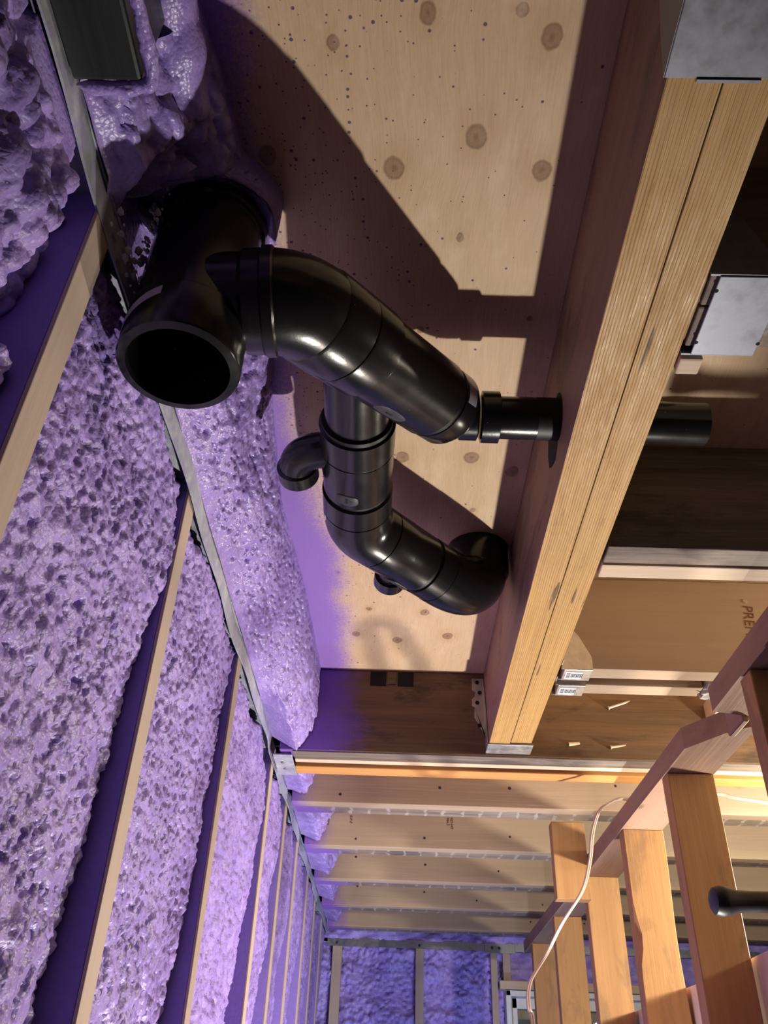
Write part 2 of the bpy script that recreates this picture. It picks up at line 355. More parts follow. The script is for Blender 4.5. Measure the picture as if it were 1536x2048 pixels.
for d in ((WX0+.022, WX0+.052, 4.05, 4.1, WZ0+.022, WZ1-.022), (WX1-.052, WX1-.022, 4.05, 4.1, WZ0+.022, WZ1-.022), (WX0+.022, WX1-.022, 4.05, 4.1, WZ1-.062, WZ1-.022), (WX0+.022, WX1-.022, 4.05, 4.1, WZ0+.022, WZ0+.062)): box(bm, *d, bev=.003)
obj('window_sash', bm, M['vinyl'], win)
obj('window_pane', box(bmn(), WX0+.05, WX1-.05, 4.075, 4.081, WZ0+.06, WZ1-.06), M['glass'], win)
obj('window_head', box(bmn(), WX0-.024, WX1+.03, 3.99, 4.06, WZ1+.002, WZ1+.034, bev=.003), M['pine_edge'], win)
struct('outside_backdrop', (WX0-.1, WX1+.1, 4.5, 4.55, WZ0-.3, WZ1+.35), M['well'])  # panel added beyond the pane as the dark green outside

# ------------------------------------------------------------------ foam
def hash2(ix, iy, seed, k):
    h = np.sin(ix*127.1+iy*311.7+seed*74.7+k*19.19)*43758.5453; return h-np.floor(h)
def worley(u, v, s, seed=0):
    """distance to nearest feature point in cells of size s, and that cell's random"""
    u = u/s; v = v/s; iu = np.floor(u); iv = np.floor(v); best = np.full(u.shape, 9.0); rnd = np.zeros(u.shape)
    for a in (-1, 0, 1):
        for b in (-1, 0, 1):
            cx, cy = iu+a, iv+b
            d = np.hypot(cx+0.1+0.8*hash2(cx, cy, seed, 1)-u, cy+0.1+0.8*hash2(cx, cy, seed, 2)-v)
            m = d < best; best = np.where(m, d, best); rnd = np.where(m, hash2(cx, cy, seed, 3), rnd)
    return best, rnd
def vnoise(u, v, s, seed=0):
    u = u/s; v = v/s; iu = np.floor(u); iv = np.floor(v); fu = u-iu; fv = v-iv; fu = fu*fu*(3-2*fu); fv = fv*fv*(3-2*fv)
    h = lambda a, b: hash2(iu+a, iv+b, seed, 5)
    return (h(0, 0)*(1-fu)+h(1, 0)*fu)*(1-fv)+(h(0, 1)*(1-fu)+h(1, 1)*fu)*fv
def blobs(u, v, s, seed):
    d, r = worley(u, v, s, seed); return np.sqrt(np.clip(1-(d/0.78)**2, 0, 1))*(0.45+0.55*r)
def popcorn(u, v, seed, k=1.0, big=0.3):
    """bubbly spray foam relief in metres"""
    wu = u+0.006*(vnoise(u, v, .012, seed+9)-.5); wv = v+0.006*(vnoise(u, v, .012, seed+8)-.5)
    h = 0.0050*blobs(wu, wv, .0125, seed)+0.0042*blobs(wu, wv, .0072, seed+1)
    d, r = worley(wu, wv, .010, seed+2); h -= 0.009*np.clip(1-d/.46, 0, 1)*(r > .52); d2, r2 = worley(wu, wv, .017, seed+7); h -= 0.011*np.clip(1-d2/.36, 0, 1)*(r2 > .74)
    area = np.clip((vnoise(u, v, .09, seed+3)-.42)*4, 0, 1)
    h = h*(1-.35*area)+0.012*area*blobs(wu, wv, .021, seed+4)*big*2
    h += 0.014*(vnoise(u, v, .11, seed+5)-.5)+0.006*(vnoise(u, v, .04, seed+6)-.5)
    return h*k
def grid_obj(name, X, Y, Z, mat, label, cat, group=None):
    """one mesh from 2D coordinate arrays, closed at the back is not needed: it sits against the wall"""
    n, m = X.shape; off = Vector((float(X.mean()), float(Y.mean()), float(Z.min())))
    co = np.stack([X-off.x, Y-off.y, Z-off.z], -1).reshape(-1, 3)
    idx = np.arange(n*m).reshape(n, m); q = np.stack([idx[:-1, :-1], idx[1:, :-1], idx[1:, 1:], idx[:-1, 1:]], -1).reshape(-1, 4)
    me = bpy.data.meshes.new(name); me.vertices.add(len(co)); me.vertices.foreach_set('co', co.astype(np.float32).ravel())
    me.loops.add(q.size); me.loops.foreach_set('vertex_index', q.ravel().astype(np.int32)); me.polygons.add(len(q))
    me.polygons.foreach_set('loop_start', np.arange(0, q.size, 4, dtype=np.int32)); me.polygons.foreach_set('loop_total', np.full(len(q), 4, np.int32))
    me.polygons.foreach_set('use_smooth', np.ones(len(q), bool)); me.update(); me.validate(); me.materials.append(mat)
    o = bpy.data.objects.new(name, me); COL.objects.link(o); o.location = off; return setp(o, label, cat, group)

STUDS = [(.450, .486), (.874, .911), (1.336, 1.370), (1.862, 1.898), (2.190, 2.226), (2.530, 2.566), (2.932, 2.968), (3.286, 3.322), (3.660, 3.696)]
T_TEE = (-.217, .565)
XS = -0.280                      # front face of the left wall's studs
names = ['first', 'second', 'third', 'fourth', 'fifth', 'sixth', 'seventh', 'eighth', 'ninth']
def zrows(z0, step, ztop):
    lo = np.linspace(FLOOR, z0, 60)[:-1]; return np.concatenate([lo, np.arange(z0, ztop, step), [ztop]])
edges = [(-1.0, STUDS[0][0])]+[(STUDS[i][1], STUDS[i+1][0]) for i in range(len(STUDS)-1)]+[(STUDS[-1][1], 4.0)]
for i, (y0, y1) in enumerate(edges):
    step = .0028 if i < 3 else (.004 if i < 5 else .006)
    fine0 = max(y0, .05); ys = np.arange(fine0, y1, step); ys = np.append(ys, y1)
    if y0 < .05: ys = np.concatenate([np.linspace(y0, .05, 30)[:-1], ys])
    zs = zrows(.02, step, .662); Yg, Zg = np.meshgrid(ys, zs)
    h = popcorn(Yg, Zg, 3+i*17, 1.0 if i else 1.1, .3 if i else .6)
    low = np.clip((.24-Zg)/.12, 0, 1)                       # bigger glossy lumps lower down
    h += low*.008*blobs(Yg, Zg, .024, 50+i)
    if i == 0:                                              # large drips under the track
        up_ = np.clip((Zg-.47)/.05, 0, 1)
        h = h*(1-.6*up_)+up_*(.034*blobs(Yg, Zg*.8, .040, 5)+.016*blobs(Yg, Zg, .020, 6)-.004)
        notch = np.clip((Yg-.385)/.02, 0, 1)*np.clip((Zg-.45)/.02, 0, 1); h -= notch*.05
        notch2 = np.clip((Yg-.40)/.012, 0, 1)*np.clip((.46-Zg)/.02, 0, 1); h -= notch2*.012
    base = XS-.012-.031*np.clip(1-Zg/.5, 0, 1)+.006*np.exp(-(((Yg-(y0+y1)/2)/((y1-y0)*.35))**2))
    h = h-.004
    scal = .010*blobs(Yg*0+.3, Zg, .014, 90+i)+.008*vnoise(Yg*0, Zg, .03, 70+i)
    dhi = np.clip((y1-Yg)/(.004+scal), 0, 1); h = h-(1-np.sqrt(np.clip(1-(1-dhi)**2, 0, 1)))*.014
    gap = np.clip((vnoise(Yg, Zg*0, .08, 60+i)-.35)*3, 0, 1)*np.clip((Yg-y0)/.05, 0, 1); gap = np.maximum(gap, np.clip(1-(Yg-y0)/.06, 0, 1))
    top = np.clip((.664-Zg)/(.006+.028*gap), 0, 1); h -= (1-np.sqrt(np.clip(1-(1-top)**2, 0, 1)))*(.008+.03*gap)
    X = np.minimum(np.maximum(base+h, XL+.005), XS-.001+(.03 if i == 0 else .004)*np.clip((.62-Zg)/.03, 0, 1))
    lab = ('purple spray foam with fat drips at upper left, left of the nearest wall stud' if i == 0 else
           'purple spray foam between the %s and %s left wall studs from the near end' % (names[i-1], names[i]) if i < 9 else
           'purple spray foam in the last narrow wall bay before the far wall')
    grid_obj('spray_foam', X, Yg, Zg, M['foam'], lab, 'insulation', 'spray foam in the left wall bays')

# cove of foam above the track, in bays cut by the headers and joists
J0 = [2.141, 2.547, 2.954, 3.360, 3.767]
cove = [(.345, YH-.004)]+[(1.93, J0[0]-.004)]+[(J0[k]+.10, J0[k+1]-.004) for k in range(4)]
lab_c = ['thick purple spray foam sloping from the track to the plywood behind the black pipes',
         'purple spray foam lump beyond the dark header, beside the grey strap', 'purple spray foam lump behind the first far joist pair', 'purple spray foam lump behind the second far joist pair',
         'purple spray foam lump behind the third far joist pair', 'purple spray foam lump behind the fourth far joist pair']
for i, (y0, y1) in enumerate(cove):
    step = .003 if i == 0 else .005
    ys = np.arange(y0, y1, step); ys = np.append(ys, y1); ss = np.linspace(0, 1, 90 if i == 0 else 50); Yg, S = np.meshgrid(ys, ss)
    if i == 0: xe = np.interp(ys, [.34, .45, .52, .62, .80, .90, 1.13, 1.30, 1.45, 1.78], [-.205, -.188, -.178, -.174, -.180, -.192, -.204, -.192, -.185, -.178])
    else: xe = np.interp(ys, [y0, (y0+y1)/2, y1], [-.195, -.20, -.185])+.012*(vnoise(ys, ys*0, .05, 31+i)-.5)
    XE = np.broadcast_to(xe, Yg.shape); zlo, zhi = .688, ZT+.004
    a = S*math.pi/2
    zlo = .684; X = -.274+(XE+.274)*S**1.1; Z = zlo+(zhi-zlo)*S
    dn = np.clip((Yg-1.42)/.28, 0, 1) if i == 0 else np.full(Yg.shape, .55); dn = dn*dn*(3-2*dn)
    q1 = np.clip(S/.22, 0, 1); q2 = np.clip((S-.22)/.78, 0, 1)
    Xa = -.274+(.052)*q1+(XE+.222)*q2; Za = .684-.026*q1+(zhi-.658)*q2; X = X*(1-dn)+Xa*dn; Z = Z*(1-dn)+Za*dn
    bul = np.sin(S*math.pi); h = popcorn(Yg, S*.2, 200+i*13, .9, .5)*np.clip(bul*2.2, .12, 1)
    if i == 0:
        near = np.clip((.56-Yg)/.1, 0, 1); lum = .026*blobs(Yg, S*.2, .045, 77)+.012*blobs(Yg, S*.2, .022, 78)
        h = h*(1-.75*near)+near*lum*np.clip(bul*2, .1, 1)
        fol = np.clip((Yg-.7)/.2, 0, 1); h += fol*.030*(vnoise(Yg+S*.08, S*.2, .12, 211)-.45)*bul+fol*.010*blobs(Yg*.5+S*.05, S*.2, .045, 212)*bul
    else: h = h*1.6+.022*bul*(vnoise(Yg, S*.2, .08, 40+i)+.2)+.012*bul*blobs(Yg, S*.2, .045, 141+i)*np.clip((y1-Yg)/.02, 0, 1)
    X = X+h*.75; Z = Z-h*.65
    if i == 0:                                              # the foam was cut back around the tee
        dx, dy = X-T_TEE[0], Yg-T_TEE[1]; d = np.hypot(dx, dy)+1e-6; k = np.maximum(d, .068+.006*vnoise(Yg, Z, .02, 88))/d
        X = T_TEE[0]+dx*k; Yg = T_TEE[1]+dy*k
        m = np.clip(2.0-np.abs(Yg-.548)/.058, 0, 1)*np.clip((-.205-X)/.02, 0, 1); X = X*(1-m)-.292*m
    grid_obj('spray_foam', X, Yg, np.minimum(Z, ZT+.004), M['foam'] if i else M['foam_smooth'], lab_c[i], 'insulation', 'spray foam above the track')
# far wall foam, bays and the strip above the track
FS = [(-.252, -.212), (.105, .139), (.424, .452), (.476, .508)]
fb = [(-.31, FS[0][0], 'corner'), (FS[0][1], FS[1][0], 'left'), (FS[1][1], FS[2][0], 'middle'), (FS[2][1], FS[3][0], 'sliver')]
labs_f = ['thin purple foam strip in the far corner beside the left wall', 'blue-purple foam filling the far wall bay left of the middle stud', 'blue-purple foam filling the far wall bay right of the middle stud', 'thin purple foam strip between the paired far wall studs']
for i, (x0, x1, nm) in enumerate(fb):
    xs = np.arange(x0, x1, .006); xs = np.append(xs, x1); zs = np.concatenate([np.linspace(FLOOR, .0, 20)[:-1], np.arange(0, .648, .006)]); Xg, Zg = np.meshgrid(xs, zs)
    h = popcorn(Xg, Zg, 300+i*7, 1.6, .8)+.03*(vnoise(Xg, Zg, .12, 310+i)-.5)
    grid_obj('spray_foam', Xg, 4.062-h, Zg, M['foam_far_cool_lit'], labs_f[i], 'insulation', 'spray foam on the far wall')
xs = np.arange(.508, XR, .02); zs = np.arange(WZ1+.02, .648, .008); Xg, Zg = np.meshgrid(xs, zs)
grid_obj('spray_foam', Xg, 4.062-popcorn(Xg, Zg, 333, 1.6, .8), Zg, M['foam_far_cool_lit'], 'blue-purple foam over the far window, seen between the partition studs', 'insulation', 'spray foam on the far wall')
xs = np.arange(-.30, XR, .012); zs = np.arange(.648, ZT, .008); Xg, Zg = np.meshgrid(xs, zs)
grid_obj('spray_foam', Xg, 4.02-popcorn(Xg, Zg, 339, 1.4, .8), Zg, M['foam_far_cool_lit'], 'blue-purple foam strip above the steel track of the far wall', 'insulation', 'spray foam on the far wall')

# ------------------------------------------------------------------ left wall studs and track
for i, (y0, y1) in enumerate(STUDS):
    t = thing('wall_stud', (XS-.04, (y0+y1)/2, FLOOR), '%s left wall stud from the near end, pale face with purple film on its side' % names[i], 'stud', 'studs of the foamed left wall')
    obj('front_face', box(bmn(), XS-.004, XS, y0, y1, FLOOR, .685, bev=.001), M['stud_front'], t, label='bare shaved wood face')
    obj('stud_body', box(bmn(), XS-.089, XS-.004, y0, y1, FLOOR, .685, bev=.001), M['film'], t, label='side coated in purple foam film')
t = thing('steel_track', (XS, 1.8, ZJ), 'long grey steel top track running along the left wall over the studs', 'track')
n = 150; ys = np.linspace(-.4, 4.0, n); bm = bmn(); rs = []
for y in ys:
    wv = .0018*math.sin(y*9)+.0015*math.sin(y*23+1)+(.004*math.exp(-((y-1.72)/.05)**2)); dz = .0016*math.sin(y*17+2)
    rs.append([Vector((XS+.0035+wv, y, ZJ+dz)), Vector((XS+.005+wv, y, ZJ+.034)), Vector((XS+.003+wv, y, ZJ+.034)), Vector((XS+.0015+wv, y, ZJ+dz))])
rings(bm, rs); 
for f in bm.faces: f.smooth = False
obj('flange', bm, M['track'], t)
obj('web', box(bmn(), XS-.095, XS+.004, -.4, 4.0, ZJ+.032, ZJ+.035), M['track'], t)
# grey strap bent over the track by the header
t = obj('steel_strap', box(bmn(), -.270, -.228, 1.795, 1.925, .648, .6515, bev=.001), M['track'], label='short grey steel strap plate on the track beside the dark header', cat='strap')
for dx, dy in ((-.252, 1.84), (-.250, 1.88)):
    bm = bmn(); lathe(bm, (dx, dy, .648), (0, 0, -1), [(0, .005), (.0015, .0045), (.0025, .002)], 12); obj('screw_head', bm, M['steel'], t)
bm = bmn(); sweep(bm, spline([(XS+.006, 1.08, .662), (XS+.004, 1.10, .648), (XS+.002, 1.13, .640)], 6), [.001]*13, 4)
# far wall track and studs
t = thing('steel_track', (.4, 4.0, .62), 'grey steel top track across the far wall under the foam strip', 'track')
obj('flange', box(bmn(), -.276, 2.6, 4.015, 4.0175, .620, .652), M['steel'], t)
obj('web', box(bmn(), -.276, 2.6, 4.0175, 4.06, .6495, .652), M['steel'], t)
obj('splice_end', box(bmn(), .40, .53, 4.010, 4.0145, .612, .650, bev=.001), M['steel'], t)
for x in (-.235, .432, .462, .12):
    bm = bmn(); lathe(bm, (x, 4.0105 if x > .2 else 4.0155, .632), (0, -1, 0), [(0, .006), (.002, .005), (.003, .002)], 12); obj('screw_head', bm, M['ink'], t)
lf = ['leftmost tan stud of the far wall, in the corner', 'middle tan stud of the far wall between two foam bays', 'tan stud of the far wall left of the paired one', 'tan stud of the far wall beside the window']
for i, (x0, x1) in enumerate(FS):
    obj('wall_stud', box(bmn(), x0, x1, 4.0175, 4.10, FLOOR, .648, bev=.0015), M['stud_front'], label=lf[i], cat='stud', group='studs of the far wall')
for k, x in enumerate((1.30, 1.55)):
    obj('wall_stud', box(bmn(), x, x+.036, 4.0175, 4.10, FLOOR, .648, bev=.0015), M['stud_front'], label=('tan far wall stud right of the window' if k == 0 else 'tan far wall stud farthest right beyond the window'), cat='stud', group='studs of the far wall')

# ------------------------------------------------------------------ headers, joists
def board(name, dims, mat, label, cat, group=None, bev=.002): return obj(name, box(bmn(), *dims, bev=bev), mat, label=label, cat=cat, group=group)
board('header', (-.20, XR, .155, .258, .655, ZT-.001), M['header_old'], 'dark header beam crossing at the top edge above the steel hanger', 'header')
t = thing('header', (.5, YH, .655), 'dark stained old header plank crossing behind the pipes, purple spray at its left', 'header')
bm = bmn(); box(bm, -.255, XR, YH, YH+.043, .656, ZT-.001, bev=.002); obj('plank', bm, M['header_old'], t)
obj('underside', box(bmn(), -.225, XR, YH+.001, YH+.042, .6535, .6565), M['header_bottom'], t, label='grey weathered underside')
board('header', (-.225, XR, YH+.046, YH+.066, .652, ZT-.001), M['pine_edge'], 'thin pale new board right behind the dark header', 'header')
board('ledger', (-.228, XR, 1.872, 1.918, .650, ZT-.001), M['fir'], 'orange fir ledger board behind the dark header', 'ledger')
for sx in (-.045, .018):   # mortises near the ceiling on the header face
    obj('mortise', box(bmn(), sx-.018, sx+.018, YH-.0012, YH+.001, .812, .846), M['hole'], t, label='dark square socket')
obj('socket_block', box(bmn(), -.024, -.004, YH-.003, YH+.001, .816, .846), M['header_old'], t)
ord5 = ['first', 'second', 'third', 'fourth', 'fifth']
for i, y in enumerate(J0):
    jn = board('joist', (-.262, XR, y, y+.038, ZJ, ZT-.001), M['joist_new'], '%s pale new joist beyond the dark header, counting away' % ord5[i], 'joist', 'new joists beyond the header')
    if i == 1:
        for x, s, zz in ((-.200, 'S-DRY', .742), (-.132, 'S-P-F', .742), (.155, 'No.2', .744), (.166, 'KD-HT', .744)):
            text_mesh('grade_stamp', s, .011, axes((x, y-.0006, zz), (0, 0, -1), (1, 0, 0)), M['stamp'], jn)
    for q in range(5):
        x = -.15+.22*q+rng.rand()*.06; z = ZJ+.02+rng.rand()*.06
        obj('nail_hole', lathe(bmn(), (x, y+.001, z), (0, -1, 0), [(0, .004+.003*rng.rand()), (.0015, .003)], 10), M['ink'], jn)
    board('joist', (-.262 if i else -.255, XR, y+.040, y+.094, ZJ+.001, ZT-.001), M['joist_old'], '%s old grey joist with lath marks, behind the %s pale joist' % (ord5[i], ord5[i]), 'joist', 'old joists beyond the header')
# right bay, joists hung on the beam
board('joist', (BX1+.004, XR, .514, .552, .667, ZT-.001), M['joist_old'], 'nearer ply of the old joist pair held by the large grey hanger', 'joist', 'joists right of the beam')
board('joist', (BX1+.004, XR, .554, .606, .667, ZT-.001), M['joist_old'], 'farther ply of the old joist pair held by the large grey hanger', 'joist', 'joists right of the beam')
board('joist', (BX1+.003, XR, .974, 1.016, .662, ZT-.001), M['header_bottom'], 'old dark joist with grey underside crossing right of the beam above the tan one', 'joist', 'joists right of the beam')
board('joist', (BX1+.003, XR, 1.018, 1.052, .660, ZT-.001), M['pine_edge'], 'white edged new joist behind the old dark one right of the beam', 'joist', 'joists right of the beam')
jc = board('joist', (BX1+.006, XR, 1.358, 1.396, .662, ZT-.001), M['joist_new'], 'tan joist with PREMIUM stamp hung from the beam by the nearer labelled hanger', 'joist', 'joists right of the beam')
text_mesh('stamp', 'PREMIUM', .027, axes((.634, 1.3574, .800), (-.10, 0, -.995), (.995, 0, -.10)), M['stamp'], jc)
obj('nail_head', lathe(bmn(), (.641, 1.3585, .808), (0, -1, 0), [(0, .005), (.002, .004)], 14), M['nail'], jc)
jd = board('joist', (BX1+.006, .556, 1.424, 1.462, .662, ZT-.001), M['joist_new'], 'short tan joist stub held by the farther labelled hanger', 'joist', 'joists right of the beam')
bm = bmn(); box(bm, .560, .66, 1.414, 1.462, .660, .75); bmesh.ops.subdivide_edges(bm, edges=list(bm.edges), cuts=6, use_grid_fill=True)
for v in bm.verts: v.co += Vector((rng.rand()-.5, rng.rand()-.5, rng.rand()-.5))*.010
obj('plaster_chunk', bm, M['stone'], label='rough grey plaster chunk at the end of the tan joist stub', cat='rubble')
obj('wood_block', box(bmn(), .688, .735, 1.655, 1.784, .744, .79, bev=.002), M['pine_edge'], label='small bright wood block on the header above the broken plate', cat='block')
for i, (a, b, lab) in enumerate((((.466, 1.772, .770), (.520, 1.777, .791), 'upper bent nail stuck in the dark header right of the beam'), ((.460, 1.772, .681), (.506, 1.778, .690), 'lower pale nail lying against the dark header right of the beam'), ((.367, 1.776, .686), (.391, 1.778, .689), 'short pale peg on the dark header just right of the beam'))):
    a, b = Vector(a), Vector(b); d = (b-a); nb = bmn(); L = d.length
    lathe(nb, b+d.normalized()*.01+Vector((0, .008, 0)), a-b, [(0, .0026), (L, .0026), (L+.001, .0045), (L+.003, .0045)] if i < 2 else [(0, .005), (L, .005)], 12)
    obj('nail' if i < 2 else 'wood_peg', nb, M['nail'] if i < 2 else M['pine_edge'], label=lab, cat='nail' if i < 2 else 'peg')

# ------------------------------------------------------------------ LVL beam
beam = thing('laminated_beam', ((BX0+BX1)/2, 1.0, ZB), 'long doubled laminated wood beam running away overhead with yellow striped underside', 'beam')
xm = (BX0+BX1)/2
for x0, x1, dz in ((BX0, xm-.0008, 0.0), (xm+.0008, BX1, .0018)):
    bm = bmn(); box(bm, x0, x1, .2595, YH-.002, ZB+dz, ZT-.001, bev=.0012)
    bm.normal_update()
    for f in bm.faces: f.material_index = 1 if f.normal.z < -.5 else 0
    obj('ply', bm, [M['lvl_face'], M['lvl_edge']], beam)
obj('seam_shade', box(bmn(), xm-.0010, xm+.0010, .28, YH-.004, ZB+.004, ZT-.01), M['seam_shade'], beam)  # brown strip colours in the groove shade between the two plies
# hole around the pipe on the left face, notch stain below it
bm = bmn(); lathe(bm, (BX0+.0003, .797, .741), (-1, 0, 0), [(0, .031), (.0006, .031)], 40); obj('bored_hole', bm, M['hole'], beam)
bm = bmn(); prism(bm, [(.806, .725), (.820, .711), (.838, .704), (.852, .708), (.866, .714), (.878, .722), (.878, .742), (.866, .760), (.84, .765)], 0, BX0-.0004, BX0+.0005); obj('gouge', bm, M['hole'], beam)

# ------------------------------------------------------------------ hangers
def hanger_u(name, label, seat, walls, mat, labelled=False, flanges=()):
    """seat=(x0,x1,y0,y1,z); walls=list of (polygon, axis, a0, a1)"""
    t = thing(name, ((seat[0]+seat[1])/2, (seat[2]+seat[3])/2, seat[4]), label, 'joist hanger', 'steel joist hangers')
    obj('seat', box(bmn(), *seat[:4], seat[4]-.0025, seat[4], bev=.0008), mat, t)
    for poly, ax, a0, a1 in walls: obj('side_plate', prism(bmn(), poly, ax, a0, a1), mat, t)
    for dims, holes in flanges:
        f = obj('flange', prism(bmn(), *dims), mat, t)
        for hx, hy, hz, hd in holes: obj('nail_hole', lathe(bmn(), (hx, hy, hz), hd, [(0, .0045), (.0014, .0045)], 14), M['hole'], f)
    return t
# near hanger carrying the beam
t = hanger_u('joist_hanger', 'wide grey steel hanger seat under the near end of the yellow beam, top right', (BX0-.003, BX1+.003,   .260, .326, ZB-.0005),
    [([(.260, ZB-.002), (.326, ZB-.002), (.310, .70), (.260, .80)], 0, BX0-.0035, BX0-.0015)], M['steel'],
    flanges=[((([(BX0-.034, .68), (BX0-.004, .665), (BX0-.004, .845), (BX0-.030, .845)]), 1, .2590, .2620), [(BX0-.017, .2622, .72, (0, 1, 0)), (BX0-.017, .2622, .80, (0, 1, 0))])])
obj('seat_lip', box(bmn(), BX0+.022, BX1-.018, .326, .3285, ZB-.0045, ZB-.001), M['steel'], t)
# far hanger on the dark header
prof = [(.169, .834), (.196, .834), (.196, .690), (.200, .688), (.172, .742), (.174, .764), (.168, .768), (.168, .784), (.174, .790), (.176, .800), (.169, .806)]
t = hanger_u('joist_hanger', 'steel hanger on the dark header under the far end of the yellow beam', (BX0-.003, BX1+.004, 1.730, YH-.001, ZB-.0005),
    [([(1.735, ZB-.002), (YH-.001, ZB-.002), (YH-.001, .835), (1.765, .80)], 0, BX0-.0032, BX0-.0014)], M['hanger'],
    flanges=[((prof, 1, YH-.004, YH-.001), [(.181, YH-.0042, .825, (0, -1, 0)), (.186, YH-.0042, .800, (0, -1, 0)), (.180, YH-.0042, .776, (0, -1, 0)), (.183, YH-.0042, .722, (0, -1, 0))])])
obj('seat_edge', box(bmn(), BX0-.003, BX1+.004, 1.7275, 1.7305, ZB-.003, ZB+.001, bev=.0006), M['steel'], t)
# large hanger on the right side of the beam
t = hanger_u('joist_hanger', 'large spotted grey hanger plate right of the beam below the dark joist pair', (BX1+.010, BX1+.075, .511, .611, ZB-.001),
    [([(BX1+.001, ZB-.002), (BX1+.075, ZB-.002), (BX1+.050, .75), (BX1+.001, .83)], 1, .5095, .5115), ([(BX1+.001, ZB-.002), (BX1+.075, ZB-.002), (BX1+.050, .75), (BX1+.001, .83)], 1, .6105, .6125)], M['steel'])
for yy in (.528, .594):
    for xx in (BX1+.011, BX1+.074):
        obj('notch', lathe(bmn(), (xx, yy, ZB-.0034), (0, 0, -1), [(0, .0022), (.0003, .0022)], 12), M['hole'], t)
obj('shim_block', box(bmn(), BX1+.002, BX1+.026, .617, .640, .660, .70, bev=.002), M['pine_edge'], label='pale wood shim by the large grey hanger', cat='shim')
obj('wood_plug', box(bmn(), BX1+.001, BX1+.0125, .520, .604, .672, .74, bev=.004), M['plate_wood'], label='reddish wood spacer between beam and large grey hanger', cat='spacer')
def barcode(parent, x0, x1, y0, y1, z):
    l = obj('label', box(bmn(), x0, x1, y0, y1, z-.0005, z), M['white_label'], parent, label='white barcode label')
    bm = bmn(); x = x0+(x1-x0)*.36
    for k in range(9):
        wd = (.0009, .0016, .0012)[k % 3]; box(bm, x, x+wd, y0+(y1-y0)*.22, y0+(y1-y0)*.72, z-.0009, z-.0005); x += wd+.0011
    for k in range(4): box(bm, x0+(x1-x0)*.08, x0+(x1-x0)*.30, y0+(y1-y0)*(.2+.16*k), y0+(y1-y0)*(.26+.16*k), z-.0009, z-.0005)
    obj('print', bm, M['ink'], l)
for y, lab in ((1.358, 'nearer barcoded steel hanger with tall angled side plate right of the beam'), (1.424, 'farther barcoded steel hanger tucked behind the nearer one right of the beam')):
    side = [(BX1+.001, .6595), (BX1+.056, .6595), (BX1+.056, .684), (BX1+.036, .727), (BX1+.010, .755), (BX1+.001, .80)]
    t = hanger_u('joist_hanger', lab, (BX1+.006, BX1+.056, y-.002, y+.041, .6605), [(side, 1, y-.0028, y-.0008), (side, 1, y+.0395, y+.0415)], M['hanger'],
        flanges=[(([(y-.026, .665), (y-.002, .665), (y-.002, .80), (y-.02, .815), (y-.026, .80)], 0, BX1+.0005, BX1+.0025), [(BX1+.003, y-.014, .80, (1, 0, 0)), (BX1+.003, y-.014, .74, (1, 0, 0))])])
    barcode(t, BX1+.010, BX1+.040, y+.006, y+.035, .658)

# ------------------------------------------------------------------ drain pipe assembly
T = Vector((-.217, .565, 0)); ZTEE = .668
pipe = thing('drain_pipe', (T.x, T.y, .575), 'glued run of black plastic drain pipe fittings under the plywood, from open tee to beam', 'drain pipe')
def part(name, bm, mat='abs', par=None, label=None): return obj(name, bm, M[mat], par or pipe, label)
R4 = .0555
# tee: hollow vertical body, thick rim at the open lower end
bm = bmn()
zb0 = .577
prof = [(.17, .048), (.0, .0495), (0.0015, .0575), (.004, .0590), (.058, .0590), (.062, .0560), (.205, .0560), (.208, .0590), (.214, .0600), (.262, .0600), (.263, .0600), (.272, .0575)]
lathe(bm, (T.x, T.y, zb0), (0, 0, 1), prof, 72, (True, True))
tee = part('sanitary_tee', bm)
E1 = Vector((-.1145, .564, .676)); W1 = Vector((.056, .787, .741))
B0 = Vector((T.x, .562, .668)); db = (E1-B0).normalized()
bm = bmn(); lathe(bm, B0, db, [(.02, .050), (.050, .0500), (.054, .0530), (.071, .0535), (.072, .0500)], 64); part('branch', bm, par=tee)
bm = bmn(); lathe(bm, B0, db, [(.0715, .0530), (.0735, .0530)], 64); part('groove_shade_ring', bm, 'ring', par=tee)  # narrow groove between hubs, its shade put into the black colour
# sticker on the tee hub
bm = bmn(); rs = []
for k in range(9):
    a = math.radians(195+k*8); rr = .0596
    rs.append([Vector((T.x+rr*math.cos(a), T.y+rr*math.sin(a), zb0+.020+.0024*k)), Vector((T.x+rr*math.cos(a), T.y+rr*math.sin(a), zb0+.031+.0024*k)),
               Vector((T.x+(rr-.001)*math.cos(a), T.y+(rr-.001)*math.sin(a), zb0+.031+.0024*k)), Vector((T.x+(rr-.001)*math.cos(a), T.y+(rr-.001)*math.sin(a), zb0+.020+.0024*k))])
rings(bm, rs); part('sticker', bm, 'grey_label', tee, 'pale grey printed sticker')
dw = (W1-E1).normalized()
def bend(bm, A, C, Bp, r, hubA=None, hubB=None, n=14, rad=None, seg=56):
    """curved fitting from A to Bp with corner C; rad = path trim"""
    A, C, Bp = Vector(A), Vector(C), Vector(Bp); pts = [((1-t)**2)*A+2*t*(1-t)*C+t*t*Bp for t in [i/n for i in range(n+1)]]
    sweep(bm, pts, r, seg)
# elbow at E1
bm = bmn(); bend(bm, E1-db*.024, E1+dw*.002, E1+dw*.030, .0535, n=7); lathe(bm, E1-db*.030, db, [(-.001, .050), (.000, .0560), (.010, .0560), (.012, .0535)], 64); lathe(bm, E1+dw*.030, dw, [(-.004, .0535), (.000, .0550), (.044, .0550), (.045, .050)], 64)
el = part('elbow', bm)
bm = bmn(); lathe(bm, E1+dw*.0745, dw, [(0, .0525), (.003, .0525)], 64); part('groove_shade_ring', bm, 'ring', par=el)
